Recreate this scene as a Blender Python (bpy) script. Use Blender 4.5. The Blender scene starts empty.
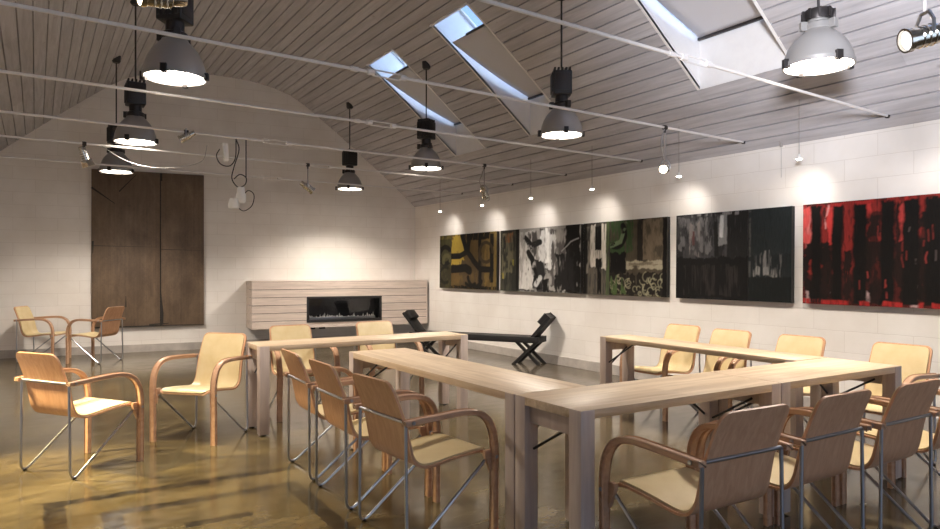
import bpy, bmesh, math, random
import numpy as np
from mathutils import Vector, Matrix

R = math.radians
C = bpy.context.scene.collection
random.seed(7)
rng = np.random.default_rng(11)

# ------------------------------------------------------------------ colour
def lin(r, g, b):
    def f(c):
        c /= 255.0
        return c / 12.92 if c <= 0.04045 else ((c + 0.055) / 1.055) ** 2.4
    return (f(r), f(g), f(b), 1.0)

# ------------------------------------------------------------------ mesh helpers
def new_bm():
    return bmesh.new()

def add_box(bm, x0, x1, y0, y1, z0, z1, bevel=0.0, mat=None):
    r = bmesh.ops.create_cube(bm, size=1.0)
    vs = r['verts']
    for v in vs:
        v.co = Vector((x0 + (v.co.x + .5) * (x1 - x0), y0 + (v.co.y + .5) * (y1 - y0), z0 + (v.co.z + .5) * (z1 - z0)))
    if mat is not None:
        for v in vs:
            v.co = mat @ v.co
    if bevel > 0:
        es = list({e for v in vs for e in v.link_edges})
        bmesh.ops.bevel(bm, geom=es, offset=bevel, segments=2, affect='EDGES', profile=0.5)

def add_tube(bm, pts, r, n=10, cap=True, rr=None):
    pts = [Vector(p) for p in pts]
    rings = []
    t0 = (pts[1] - pts[0]).normalized()
    up = Vector((0, 0, 1)) if abs(t0.z) < .9 else Vector((1, 0, 0))
    a = t0.cross(up).normalized()
    for i, p in enumerate(pts):
        if i == 0: t = t0
        elif i == len(pts) - 1: t = (pts[i] - pts[i - 1]).normalized()
        else: t = ((pts[i + 1] - pts[i]).normalized() + (pts[i] - pts[i - 1]).normalized()).normalized()
        a = (a - t * a.dot(t)).normalized()
        b = t.cross(a)
        rad = rr[i] if rr else r
        rings.append([bm.verts.new(p + rad * (math.cos(2 * math.pi * k / n) * a + math.sin(2 * math.pi * k / n) * b)) for k in range(n)])
    for A, B in zip(rings, rings[1:]):
        for k in range(n):
            bm.faces.new((A[k], A[(k + 1) % n], B[(k + 1) % n], B[k]))
    if cap:
        bm.faces.new(rings[0][::-1]); bm.faces.new(rings[-1])

def add_lathe(bm, prof, n=32, cx=0, cy=0, cap0=False, cap1=False, mat=None):
    rings = []
    for r, z in prof:
        ring = []
        for k in range(n):
            a = 2 * math.pi * k / n
            p = Vector((cx + r * math.cos(a), cy + r * math.sin(a), z))
            ring.append(bm.verts.new(mat @ p if mat is not None else p))
        rings.append(ring)
    for A, B in zip(rings, rings[1:]):
        for k in range(n):
            bm.faces.new((A[k], A[(k + 1) % n], B[(k + 1) % n], B[k]))
    if cap0: bm.faces.new(rings[0][::-1])
    if cap1: bm.faces.new(rings[-1])

def add_prism(bm, poly, axis_vec):
    """poly: list of 3D points, extruded along axis_vec"""
    a = [bm.verts.new(Vector(p)) for p in poly]
    b = [bm.verts.new(Vector(p) + Vector(axis_vec)) for p in poly]
    n = len(a)
    bm.faces.new(a[::-1]); bm.faces.new(b)
    for i in range(n):
        bm.faces.new((a[i], a[(i + 1) % n], b[(i + 1) % n], b[i]))

def smooth_path(pts, it=3):
    """Catmull-Rom sampled path"""
    pts = [Vector(p) for p in pts]
    P = [pts[0] * 2 - pts[1]] + pts + [pts[-1] * 2 - pts[-2]]
    out = []
    for i in range(1, len(P) - 2):
        p0, p1, p2, p3 = P[i - 1:i + 3]
        for k in range(it):
            t = k / it
            out.append(.5 * ((2 * p1) + (p2 - p0) * t + (2 * p0 - 5 * p1 + 4 * p2 - p3) * t * t + (3 * p1 - p0 - 3 * p2 + p3) * t ** 3))
    out.append(pts[-1])
    return out

def round_corner(p0, p1, p2, r, n=6):
    """points of a fillet at p1"""
    p0, p1, p2 = Vector(p0), Vector(p1), Vector(p2)
    a = (p0 - p1).normalized(); b = (p2 - p1).normalized()
    ang = a.angle(b)
    d = r / math.tan(ang / 2)
    s = p1 + a * d; e = p1 + b * d
    out = []
    for i in range(n + 1):
        t = i / n
        out.append((1 - t) ** 2 * s + 2 * t * (1 - t) * p1 + t * t * e)
    return out

def obj(name, bm, mat, parent=None, smooth=35):
    bmesh.ops.recalc_face_normals(bm, faces=bm.faces[:])
    me = bpy.data.meshes.new(name)
    bm.to_mesh(me); bm.free()
    if smooth:
        me.polygons.foreach_set('use_smooth', [True] * len(me.polygons))
        me.set_sharp_from_angle(angle=R(smooth))
    if mat: me.materials.append(mat)
    o = bpy.data.objects.new(name, me)
    C.objects.link(o)
    if parent: o.parent = parent
    return o

def tag(o, label=None, cat=None, group=None, kind=None):
    if label: o['label'] = label
    if cat: o['category'] = cat
    if group: o['group'] = group
    if kind: o['kind'] = kind
    return o

def thing(name, label, cat, loc=(0, 0, 0), rz=0.0, group=None):
    o = bpy.data.objects.new(name, None)
    o.empty_display_size = .1
    C.objects.link(o)
    o.location = loc; o.rotation_euler = (0, 0, rz)
    return tag(o, label, cat, group)

def struct(name, bm, mat, parent=None, smooth=0):
    o = obj(name, bm, mat, parent, smooth)
    if not parent: o['kind'] = 'structure'
    return o

def kids(o):
    return [c for c in C.objects if c.parent == o]

def copy_tree(o, parent=None):
    c = o.copy(); C.objects.link(c)
    if parent: c.parent = parent
    for ch in kids(o):
        copy_tree(ch, c)
    return c

# ------------------------------------------------------------------ materials
def mat_base(name, col, rough=.5, metal=0.0, spec=.5):
    m = bpy.data.materials.new(name); m.use_nodes = True
    b = m.node_tree.nodes['Principled BSDF']
    b.inputs['Base Color'].default_value = col
    b.inputs['Roughness'].default_value = rough
    b.inputs['Metallic'].default_value = metal
    b.inputs['Specular IOR Level'].default_value = spec
    return m, m.node_tree.nodes, m.node_tree.links, b

def N(nt, t, **kw):
    n = nt.new(t)
    for k, v in kw.items(): setattr(n, k, v)
    return n

def ramp(nt, stops):
    r = nt.new('ShaderNodeValToRGB')
    e = r.color_ramp.elements
    while len(e) < len(stops): e.new(.5)
    for x, (p, c) in zip(e, stops):
        x.position = p; x.color = c
    return r

def math_n(nt, lk, op, a, b=None, clamp=False):
    n = nt.new('ShaderNodeMath'); n.operation = op; n.use_clamp = clamp
    for i, v in enumerate((a, b)):
        if v is None: continue
        if isinstance(v, (int, float)): n.inputs[i].default_value = v
        else: lk.new(v, n.inputs[i])
    return n.outputs[0]

def mapped(nt, lk, scale, coord='Object'):
    tc = nt.new('ShaderNodeTexCoord'); mp = nt.new('ShaderNodeMapping')
    mp.inputs['Scale'].default_value = scale
    lk.new(tc.outputs[coord], mp.inputs['Vector'])
    return mp.outputs['Vector']

def noise(nt, lk, vec, scale, detail=4, rough=.55, dist=0):
    n = nt.new('ShaderNodeTexNoise')
    n.inputs['Scale'].default_value = scale; n.inputs['Detail'].default_value = detail
    n.inputs['Roughness'].default_value = rough; n.inputs['Distortion'].default_value = dist
    lk.new(vec, n.inputs['Vector'])
    return n

def mixc(nt, lk, fac, a, b, mode='MIX'):
    m = nt.new('ShaderNodeMix'); m.data_type = 'RGBA'; m.blend_type = mode
    for i, v in ((0, fac), (6, a), (7, b)):
        if isinstance(v, (int, float)): m.inputs[i].default_value = v
        elif isinstance(v, tuple): m.inputs[i].default_value = v
        else: lk.new(v, m.inputs[i])
    return m.outputs[2]

def wood(name, c0, c1, axis='x', rough=.45, stave=0.0, scale=1.0, knots=0.0, spec=.4):
    """grain running along one object axis; optional glued staves across"""
    m, nt, lk, b = mat_base(name, c0, rough, 0, spec)
    st = {'x': (1.2, 16, 16), 'y': (16, 1.2, 16), 'z': (16, 16, 1.2)}[axis]
    v = mapped(nt, lk, tuple(s * scale for s in st))
    oi = nt.new('ShaderNodeObjectInfo')
    off = nt.new('ShaderNodeVectorMath'); off.operation = 'ADD'
    lk.new(v, off.inputs[0])
    mul = nt.new('ShaderNodeVectorMath'); mul.operation = 'SCALE'
    cmb = nt.new('ShaderNodeCombineXYZ')
    for i in range(3): lk.new(oi.outputs['Random'], cmb.inputs[i])
    lk.new(cmb.outputs[0], mul.inputs[0]); mul.inputs['Scale'].default_value = 37.0
    lk.new(mul.outputs[0], off.inputs[1])
    n = noise(nt, lk, off.outputs[0], 1.6, 6, .62, .6)
    r = ramp(nt, [(.32, c0), (.68, c1)])
    lk.new(n.outputs['Fac'], r.inputs[0])
    col = r.outputs[0]
    if stave:
        tc = nt.new('ShaderNodeTexCoord')
        br = nt.new('ShaderNodeTexBrick')
        br.offset = .37; br.inputs['Scale'].default_value = 1
        br.inputs['Brick Width'].default_value = 1.1; br.inputs['Row Height'].default_value = stave
        br.inputs['Mortar Size'].default_value = .0012; br.inputs['Mortar Smooth'].default_value = .3
        br.inputs['Color1'].default_value = (1, 1, 1, 1); br.inputs['Color2'].default_value = (.80, .77, .74, 1)
        br.inputs['Mortar'].default_value = (.72, .68, .62, 1)
        lk.new(tc.outputs['Object'], br.inputs['Vector'])
        col = mixc(nt, lk, 1.0, col, br.outputs['Color'], 'MULTIPLY')
    if knots:
        tc = nt.new('ShaderNodeTexCoord')
        vo = nt.new('ShaderNodeTexVoronoi'); vo.inputs['Scale'].default_value = knots
        lk.new(tc.outputs['Object'], vo.inputs['Vector'])
        kr = ramp(nt, [(.0, (.45, .36, .28, 1)), (.10, (1, 1, 1, 1))])
        lk.new(vo.outputs['Distance'], kr.inputs[0])
        col = mixc(nt, lk, 1.0, col, kr.outputs[0], 'MULTIPLY')
    lk.new(col, b.inputs['Base Color'])
    bp = nt.new('ShaderNodeBump'); bp.inputs['Strength'].default_value = .06; bp.inputs['Distance'].default_value = .01
    lk.new(n.outputs['Fac'], bp.inputs['Height']); lk.new(bp.outputs[0], b.inputs['Normal'])
    return m

M = {}
M['table_top'] = wood('whitewashed_oak_top', lin(226, 205, 178), lin(192, 166, 134), 'x', .40, .075)
M['table_leg'] = wood('whitewashed_oak_leg', lin(198, 182, 170), lin(178, 160, 150), 'z', .5, 0)
M['ply'] = wood('beech_plywood', lin(204, 160, 126), lin(184, 138, 105), 'z', .36, 0, 1.5)
M['ply_edge'] = wood('beech_lamination', lin(202, 164, 134), lin(176, 136, 106), 'x', .38, 0, 1.2)
M['fire_wood'] = wood('greywashed_pine', lin(222, 206, 194), lin(194, 178, 168), 'x', .6, 0, 1.0, knots=2.3)
M['black_wood'], *_ = mat_base('black_stained_wood', lin(26, 25, 26), .5)
M['steel'], *_ = mat_base('brushed_steel', lin(170, 172, 178), .28, 1.0)
M['chrome'], *_ = mat_base('polished_chrome', lin(205, 200, 190), .14, 1.0)
M['rod'], *_ = mat_base('white_painted_steel', lin(222, 218, 216), .45, .0)
M['black'], *_ = mat_base('black_plastic', lin(34, 32, 33), .45)
M['dark_metal'], *_ = mat_base('dark_metal', lin(60, 56, 56), .4, .6)
M['brace'], *_ = mat_base('dark_steel_strut', lin(70, 70, 74), .35, .9)
M['white_plastic'], *_ = mat_base('white_plastic', lin(228, 226, 222), .4)
M['cable_black'], *_ = mat_base('black_cable', lin(40, 38, 40), .6)
M['cable_grey'], *_ = mat_base('grey_cable', lin(150, 146, 144), .6)

# padded vinyl
def vinyl():
    m, nt, lk, b = mat_base('cream_vinyl', lin(232, 212, 170), .42, 0, .45)
    v = mapped(nt, lk, (1, 1, 1))
    n = noise(nt, lk, v, 9, 3)
    r = ramp(nt, [(.3, lin(212, 193, 152)), (.7, lin(202, 180, 134))])
    lk.new(n.outputs['Fac'], r.inputs[0]); lk.new(r.outputs[0], b.inputs['Base Color'])
    n2 = noise(nt, lk, v, 160, 2)
    bp = nt.new('ShaderNodeBump'); bp.inputs['Strength'].default_value = .08; bp.inputs['Distance'].default_value = .003
    lk.new(n2.outputs['Fac'], bp.inputs['Height']); lk.new(bp.outputs[0], b.inputs['Normal'])
    return m
M['vinyl'] = vinyl()

def aluminium():
    m, nt, lk, b = mat_base('spun_aluminium', lin(158, 155, 153), .38, .35)
    v = mapped(nt, lk, (1, 1, 60))
    n = noise(nt, lk, v, 4, 2)
    r = ramp(nt, [(.3, (.30, .30, .30, 1)), (.7, (.44, .44, .44, 1))])
    lk.new(n.outputs['Fac'], r.inputs[0]); lk.new(r.outputs[0], b.inputs['Roughness'])
    return m
M['bell'] = aluminium()

def emit(name, col, s):
    m = bpy.data.materials.new(name); m.use_nodes = True
    nt = m.node_tree.nodes; lk = m.node_tree.links
    nt.remove(nt['Principled BSDF'])
    e = nt.new('ShaderNodeEmission'); e.inputs[0].default_value = col; e.inputs[1].default_value = s
    lk.new(e.outputs[0], nt['Material Output'].inputs[0])
    return m
LAMP_E = 18.0
M['lamp_glow'] = emit('lamp_lens_glow', (1.0, .90, .76, 1), LAMP_E)
M['bulb_glow'] = emit('halogen_glow', (1.0, .90, .76, 1), 45)
M['spot_glow'] = emit('spot_lens_glow', (1.0, .84, .62, 1), 18)

def block_wall(name, axis):
    """painted concrete block: faint courses, paint relief"""
    m, nt, lk, b = mat_base(name, lin(232, 226, 220), .6, 0, .35)
    tc = nt.new('ShaderNodeTexCoord'); sep = nt.new('ShaderNodeSeparateXYZ'); cmb = nt.new('ShaderNodeCombineXYZ')
    lk.new(tc.outputs['Object'], sep.inputs[0])
    lk.new(sep.outputs[axis], cmb.inputs[0]); lk.new(sep.outputs['Z'], cmb.inputs[1])
    nz = noise(nt, lk, tc.outputs['Object'], 7, 4)
    dm = nt.new('ShaderNodeVectorMath'); dm.operation = 'MULTIPLY_ADD'
    lk.new(nz.outputs['Color'], dm.inputs[0]); dm.inputs[1].default_value = (.012, .012, 0); lk.new(cmb.outputs[0], dm.inputs[2])
    br = nt.new('ShaderNodeTexBrick'); br.inputs['Scale'].default_value = 1
    br.inputs['Brick Width'].default_value = .6; br.inputs['Row Height'].default_value = .2
    br.inputs['Mortar Size'].default_value = .004; br.inputs['Mortar Smooth'].default_value = .6
    br.inputs['Color1'].default_value = (1, 1, 1, 1); br.inputs['Color2'].default_value = (.97, .97, .965, 1); br.inputs['Mortar'].default_value = (.86, .845, .83, 1)
    lk.new(dm.outputs[0], br.inputs['Vector'])
    n2 = noise(nt, lk, tc.outputs['Object'], 1.7, 5)
    r = ramp(nt, [(.3, lin(226, 219, 212)), (.7, lin(238, 233, 228))])
    lk.new(n2.outputs['Fac'], r.inputs[0])
    lk.new(mixc(nt, lk, 1.0, r.outputs[0], br.outputs['Color'], 'MULTIPLY'), b.inputs['Base Color'])
    n3 = noise(nt, lk, tc.outputs['Object'], 24, 5, .7)
    hgt = math_n(nt, lk, 'ADD', math_n(nt, lk, 'MULTIPLY', n3.outputs['Fac'], .35), math_n(nt, lk, 'MULTIPLY', br.outputs['Fac'], -.5))
    bp = nt.new('ShaderNodeBump'); bp.inputs['Strength'].default_value = .35; bp.inputs['Distance'].default_value = .006
    lk.new(hgt, bp.inputs['Height']); lk.new(bp.outputs[0], b.inputs['Normal'])
    return m
M['wall_y'] = block_wall('painted_block_wall_side', 'Y')
M['wall_x'] = block_wall('painted_block_wall_end', 'X')

def concrete(name, c0, c1):
    m, nt, lk, b = mat_base(name, c0, .6)
    v = mapped(nt, lk, (1, 1, 1)); n = noise(nt, lk, v, 5, 6, .65)
    r = ramp(nt, [(.3, c0), (.7, c1)]); lk.new(n.outputs['Fac'], r.inputs[0]); lk.new(r.outputs[0], b.inputs['Base Color'])
    return m
M['kerb'] = concrete('grey_concrete_kerb', lin(160, 152, 146), lin(190, 182, 174))
M['plaster'] = concrete('white_plaster', lin(232, 230, 230), lin(240, 239, 238))
M['blind'], *_ = mat_base('grey_white_blind', lin(202, 202, 208), .7)

def ceiling_mat():
    m, nt, lk, b = mat_base('whitewashed_boards', lin(150, 135, 128), .65, 0, .3)
    v = mapped(nt, lk, (13, .9, 13))
    n = noise(nt, lk, v, 1.4, 6, .65, .5)
    r = ramp(nt, [(.30, lin(172, 170, 174)), (.72, lin(204, 202, 206))])
    lk.new(n.outputs['Fac'], r.inputs[0])
    at = nt.new('ShaderNodeAttribute'); at.attribute_name = 'tone'
    t2 = ramp(nt, [(0, (.86, .85, .85, 1)), (1, (1.0, 1.0, 1.0, 1))]); lk.new(at.outputs['Fac'], t2.inputs[0])
    col = mixc(nt, lk, 1.0, r.outputs[0], t2.outputs[0], 'MULTIPLY')
    vk = mapped(nt, lk, (1, .8, 1))
    vo = nt.new('ShaderNodeTexVoronoi'); vo.inputs['Scale'].default_value = 3.4; lk.new(vk, vo.inputs['Vector'])
    kr = ramp(nt, [(0, (.62, .58, .56, 1)), (.075, (1, 1, 1, 1))]); lk.new(vo.outputs['Distance'], kr.inputs[0])
    lk.new(mixc(nt, lk, 1.0, col, kr.outputs[0], 'MULTIPLY'), b.inputs['Base Color'])
    return m
M['ceiling'] = ceiling_mat()

def glass_mat(name, tint=(1, 1, 1, 1), gl=.08):
    m = bpy.data.materials.new(name); m.use_nodes = True
    nt = m.node_tree.nodes; lk = m.node_tree.links; nt.remove(nt['Principled BSDF'])
    t = nt.new('ShaderNodeBsdfTransparent'); t.inputs[0].default_value = tint
    g = nt.new('ShaderNodeBsdfGlossy'); g.inputs['Roughness'].default_value = .02
    mx = nt.new('ShaderNodeMixShader'); mx.inputs[0].default_value = gl
    lk.new(t.outputs[0], mx.inputs[1]); lk.new(g.outputs[0], mx.inputs[2]); lk.new(mx.outputs[0], nt['Material Output'].inputs[0])
    return m
M['glass'] = glass_mat('clear_glass')
M['smoked'] = glass_mat('fireplace_glass', (.85, .85, .85, 1), .04)

def floor_mat():
    m, nt, lk, b = mat_base('polished_stained_concrete', lin(130, 108, 72), .2, 0, .55)
    tc = nt.new('ShaderNodeTexCoord'); V = tc.outputs['Object']
    n1 = noise(nt, lk, mapped(nt, lk, (.8, 1.4, 1)), 1.1, 8, .62, .3)
    r1 = ramp(nt, [(.30, lin(62, 54, 38)), (.5, lin(92, 80, 54)), (.70, lin(118, 104, 72))])
    lk.new(n1.outputs['Fac'], r1.inputs[0])
    v2 = mapped(nt, lk, (2.6, 9, 1)); n2 = noise(nt, lk, v2, 1.3, 6, .7)
    r2 = ramp(nt, [(.32, (.74, .73, .71, 1)), (.62, (1, 1, 1, 1))]); lk.new(n2.outputs['Fac'], r2.inputs[0])
    col = mixc(nt, lk, 1.0, r1.outputs[0], r2.outputs[0], 'MULTIPLY')
    n7 = noise(nt, lk, mapped(nt, lk, (1, 1.6, 1)), 5.5, 9, .78, .2)
    r7 = ramp(nt, [(.36, (.52, .50, .47, 1)), (.50, (.95, .95, .95, 1)), (.68, (1.12, 1.10, 1.06, 1))]); lk.new(n7.outputs['Fac'], r7.inputs[0])
    col = mixc(nt, lk, 1.0, col, r7.outputs[0], 'MULTIPLY')
    # greyer concrete towards the right side, uneven with noise
    n4 = noise(nt, lk, V, .35, 3)
    sep0 = nt.new('ShaderNodeSeparateXYZ'); lk.new(V, sep0.inputs[0])
    g = math_n(nt, lk, 'ADD', math_n(nt, lk, 'MULTIPLY', math_n(nt, lk, 'SUBTRACT', sep0.outputs['X'], .9), .22), math_n(nt, lk, 'MULTIPLY', math_n(nt, lk, 'SUBTRACT', n4.outputs['Fac'], .5), 1.4), True)
    col = mixc(nt, lk, math_n(nt, lk, 'MULTIPLY', g, .75), col, lin(86, 76, 64))
    # dark stained border bands
    nd = noise(nt, lk, V, 11, 5, .7)
    dm = nt.new('ShaderNodeVectorMath'); dm.operation = 'MULTIPLY_ADD'
    lk.new(nd.outputs['Color'], dm.inputs[0]); dm.inputs[1].default_value = (.03, .03, 0); lk.new(V, dm.inputs[2])
    sp = nt.new('ShaderNodeSeparateXYZ'); lk.new(dm.outputs[0], sp.inputs[0])
    x, y = sp.outputs['X'], sp.outputs['Y']
    tot = None
    for x0, x1, y0, y1 in [(.03, 1.9, 4.63, 4.73), (.03, .145, 2.6, 4.73), (.30, 1.43, 4.28, 4.385), (.30, .41, 2.6, 4.385),
                           (1.32, 1.43, 2.6, 4.36), (.67, 1.03, 3.88, 3.965)]:
        dx = math_n(nt, lk, 'SUBTRACT', math_n(nt, lk, 'ABSOLUTE', math_n(nt, lk, 'SUBTRACT', x, (x0 + x1) / 2 + .015)), (x1 - x0) / 2)
        dy = math_n(nt, lk, 'SUBTRACT', math_n(nt, lk, 'ABSOLUTE', math_n(nt, lk, 'SUBTRACT', y, (y0 + y1) / 2 + .015)), (y1 - y0) / 2)
        d = math_n(nt, lk, 'MAXIMUM', dx, dy)
        k = math_n(nt, lk, 'MULTIPLY', d, -120, True)
        tot = k if tot is None else math_n(nt, lk, 'MAXIMUM', tot, k)
    n5 = noise(nt, lk, mapped(nt, lk, (4, 14, 1)), 3, 5, .7)
    r5 = ramp(nt, [(.36, (.25, .25, .25, 1)), (.55, (1, 1, 1, 1))]); lk.new(n5.outputs['Fac'], r5.inputs[0])
    msk = math_n(nt, lk, 'MULTIPLY', tot, math_n(nt, lk, 'MULTIPLY', r5.outputs[0], .95))
    col = mixc(nt, lk, msk, col, lin(26, 24, 20))
    lk.new(col, b.inputs['Base Color'])
    r6 = ramp(nt, [(.3, (.10, .10, .10, 1)), (.7, (.22, .22, .22, 1))]); lk.new(n2.outputs['Fac'], r6.inputs[0])
    lk.new(r6.outputs[0], b.inputs['Roughness'])
    bp = nt.new('ShaderNodeBump'); bp.inputs['Strength'].default_value = .05; bp.inputs['Distance'].default_value = .004
    lk.new(n2.outputs['Fac'], bp.inputs['Height']); lk.new(bp.outputs[0], b.inputs['Normal'])
    return m
M['floor'] = floor_mat()

# ------------------------------------------------------------------ room shell
XW, XL = 6.395, -1.135
XC, YF, Y1 = 2.63, -3.0, 13.2
HP = [(3.765, 2.62), (3.17, 3.15), (2.22, 3.93), (1.87, 4.20), (1.59, 4.41), (1.32, 4.57), (1.0, 4.68), (.69, 4.74), (.37, 4.77), (0, 4.78)]
PROF = [(XC + a, z) for a, z in HP] + [(XC - a, z) for a, z in HP[::-1][1:]]
ARC = [0.0]
for (x0, z0), (x1, z1) in zip(PROF, PROF[1:]): ARC.append(ARC[-1] + math.hypot(x1 - x0, z1 - z0))
def at_arc(s):
    for i in range(len(ARC) - 1):
        if s <= ARC[i + 1] or i == len(ARC) - 2:
            t = (s - ARC[i]) / (ARC[i + 1] - ARC[i])
            (x0, z0), (x1, z1) = PROF[i], PROF[i + 1]
            return x0 + t * (x1 - x0), z0 + t * (z1 - z0)
def ceil_z(x):
    for (x0, z0), (x1, z1) in zip(PROF, PROF[1:]):
        if x1 <= x <= x0: return z0 + (x - x0) / (x1 - x0) * (z1 - z0)
    return 2.62

bm = new_bm(); add_box(bm, XL - .2, XW + .2, YF - .2, Y1 + .2, -.1, 0); struct('floor', bm, M['floor'])
# right wall / left wall
bm = new_bm(); add_box(bm, XW, XW + .2, YF - .2, Y1 + .2, 0, 2.66); struct('wall_right', bm, M['wall_y'])
bm = new_bm(); add_box(bm, XL - .2, XL, YF - .2, Y1 + .2, 0, 2.66); struct('wall_left', bm, M['wall_y'])
# back wall, slightly out of square: plane through (-0.471,12.909) and (6.408,12.225)
BA = math.atan2(12.225 - 12.909, 6.408 + .471)
BO = Vector((-.471, 12.909, 0)); BD = Vector((math.cos(BA), math.sin(BA), 0)); BN = Vector((-BD.y, BD.x, 0))
def back_y(x): return 12.909 + (x + .471) * math.tan(BA)
bm = new_bm()
poly = [(XL - .1, 0, 0), (XW + .1, 0, 0), (XW + .1, 0, 2.62)] + [(x, 0, z + .05) for x, z in PROF] + [(XL - .1, 0, 2.62)]
poly = [(0 if False else x, back_y(x), z) for x, _, z in poly]
add_prism(bm, poly, (BN.x * .2, BN.y * .2, 0)); wall_back = struct('wall_back', bm, M['wall_x'])
# front wall behind the camera, with a wide unseen window added for fill light
bm = new_bm()
add_box(bm, XL, 0.2, YF - .2, YF, 0, 4.9); add_box(bm, 5.2, XW, YF - .2, YF, 0, 4.9)
add_box(bm, .2, 5.2, YF - .2, YF, 0, .5); add_box(bm, .2, 5.2, YF - .2, YF, 3.2, 4.9)
struct('wall_front', bm, M['wall_x'])
bm = new_bm()
for x in (.2, 1.83, 3.47, 5.12): add_box(bm, x, x + .08, YF - .14, YF - .06, .5, 3.2)
add_box(bm, .2, 5.2, YF - .14, YF - .06, .5, .58); add_box(bm, .2, 5.2, YF - .14, YF - .06, 3.12, 3.2)
w5 = struct('window_5', bm, M['dark_metal'])
bm = new_bm(); add_box(bm, .2, 5.2, YF - .105, YF - .095, .5, 3.2); obj('pane', bm, M['glass'], w5, 0)

# ceiling boards with open joints; four skylight openings on the right slope
PW, S0 = .15, .137
SKY = [(8.70, 9.53), (6.75, 7.56), (3.70, 4.71), (.75, 1.75)]
SA, SB = S0 + 5 * PW, S0 + 18 * PW
bounds = [0.0]
s = S0
while s < ARC[-1] - .02: bounds.append(s); s += PW
bounds.append(ARC[-1])
bm = new_bm(); tone = bm.verts.layers.float.new('tone')
def quad(ps, tv):
    vs = [bm.verts.new(Vector(p)) for p in ps]
    for v in vs: v[tone] = tv
    bm.faces.new(vs)
for s0, s1 in zip(bounds, bounds[1:]):
    segs = [(YF - .2, Y1 + .2)]
    if s0 >= SA - 1e-4 and s1 <= SB + 1e-4:
        cuts = sorted(SKY); segs = []; y = YF - .2
        for a, b_ in cuts: segs.append((y, a)); y = b_
        segs.append((y, Y1 + .2))
    x0, z0 = at_arc(s0); x1, z1 = at_arc(s1)
    tx, tz = (x1 - x0), (z1 - z0); L = math.hypot(tx, tz); tx /= L; tz /= L
    nx, nz = -tz, tx
    if nz < 0: nx, nz = -nx, -nz
    g, dp = .0075, .024
    a0 = (x0 + tx * g, z0 + tz * g); a1 = (x1 - tx * g, z1 - tz * g)
    for ya, yb in segs:
        # boards butt-joined at irregular lengths
        ys = [ya]; 
        while ys[-1] + 3.2 < yb: ys.append(ys[-1] + random.uniform(2.2, 4.2))
        ys = [v for v in ys if v < yb - .3] + [yb]
        for p, q in zip(ys, ys[1:]):
            tv = random.random()
            e = .001
            quad([(a0[0], p + e, a0[1]), (a1[0], p + e, a1[1]), (a1[0], q - e, a1[1]), (a0[0], q - e, a0[1])], tv)
            for (ax, az) in (a0, a1):
                quad([(ax, p, az), (ax, q, az), (ax + nx * dp, q, az + nz * dp), (ax + nx * dp, p, az + nz * dp)], tv)
        quad([(x0 + nx * dp, ya, z0 + nz * dp), (x1 + nx * dp, ya, z1 + nz * dp), (x1 + nx * dp, yb, z1 + nz * dp), (x0 + nx * dp, yb, z0 + nz * dp)], .0)
        for yy in (ya, yb):
            quad([(x0, yy, z0), (x1, yy, z1), (x1 + nx * dp, yy, z1 + nz * dp), (x0 + nx * dp, yy, z0 + nz * dp)], .3)
struct('ceiling', bm, M['ceiling'])
# roof deck above the boards keeps daylight out except at the skylights
bm = new_bm()
xa, za = at_arc(SA); xb, zb = at_arc(SB)
def deck(p, q, ya, yb):
    vs = [bm.verts.new(Vector(c)) for c in ((p[0], ya, p[1]), (q[0], ya, q[1]), (q[0], yb, q[1]), (p[0], yb, p[1]))]
    bm.faces.new(vs)
up = .04
P2 = [(XW + .25, 2.44)] + [(x, z + up + .01) for x, z in PROF] + [(XL - .25, 2.44)]
cutx = sorted([p for p in P2] + [(xa, za + up + .01), (xb, zb + up + .01)], key=lambda p: -p[0])
for p, q in zip(cutx, cutx[1:]):
    inside = q[0] >= xb - 1e-4 and p[0] <= xa + 1e-4
    if not inside: deck(p, q, YF - .2, Y1 + .2)
    else:
        y = YF - .2
        for a, b_ in sorted(SKY): deck(p, q, y, a - .001); y = b_ + .001
        deck(p, q, y, Y1 + .2)
struct('roof_deck_1', bm, M['dark_metal'])

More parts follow.
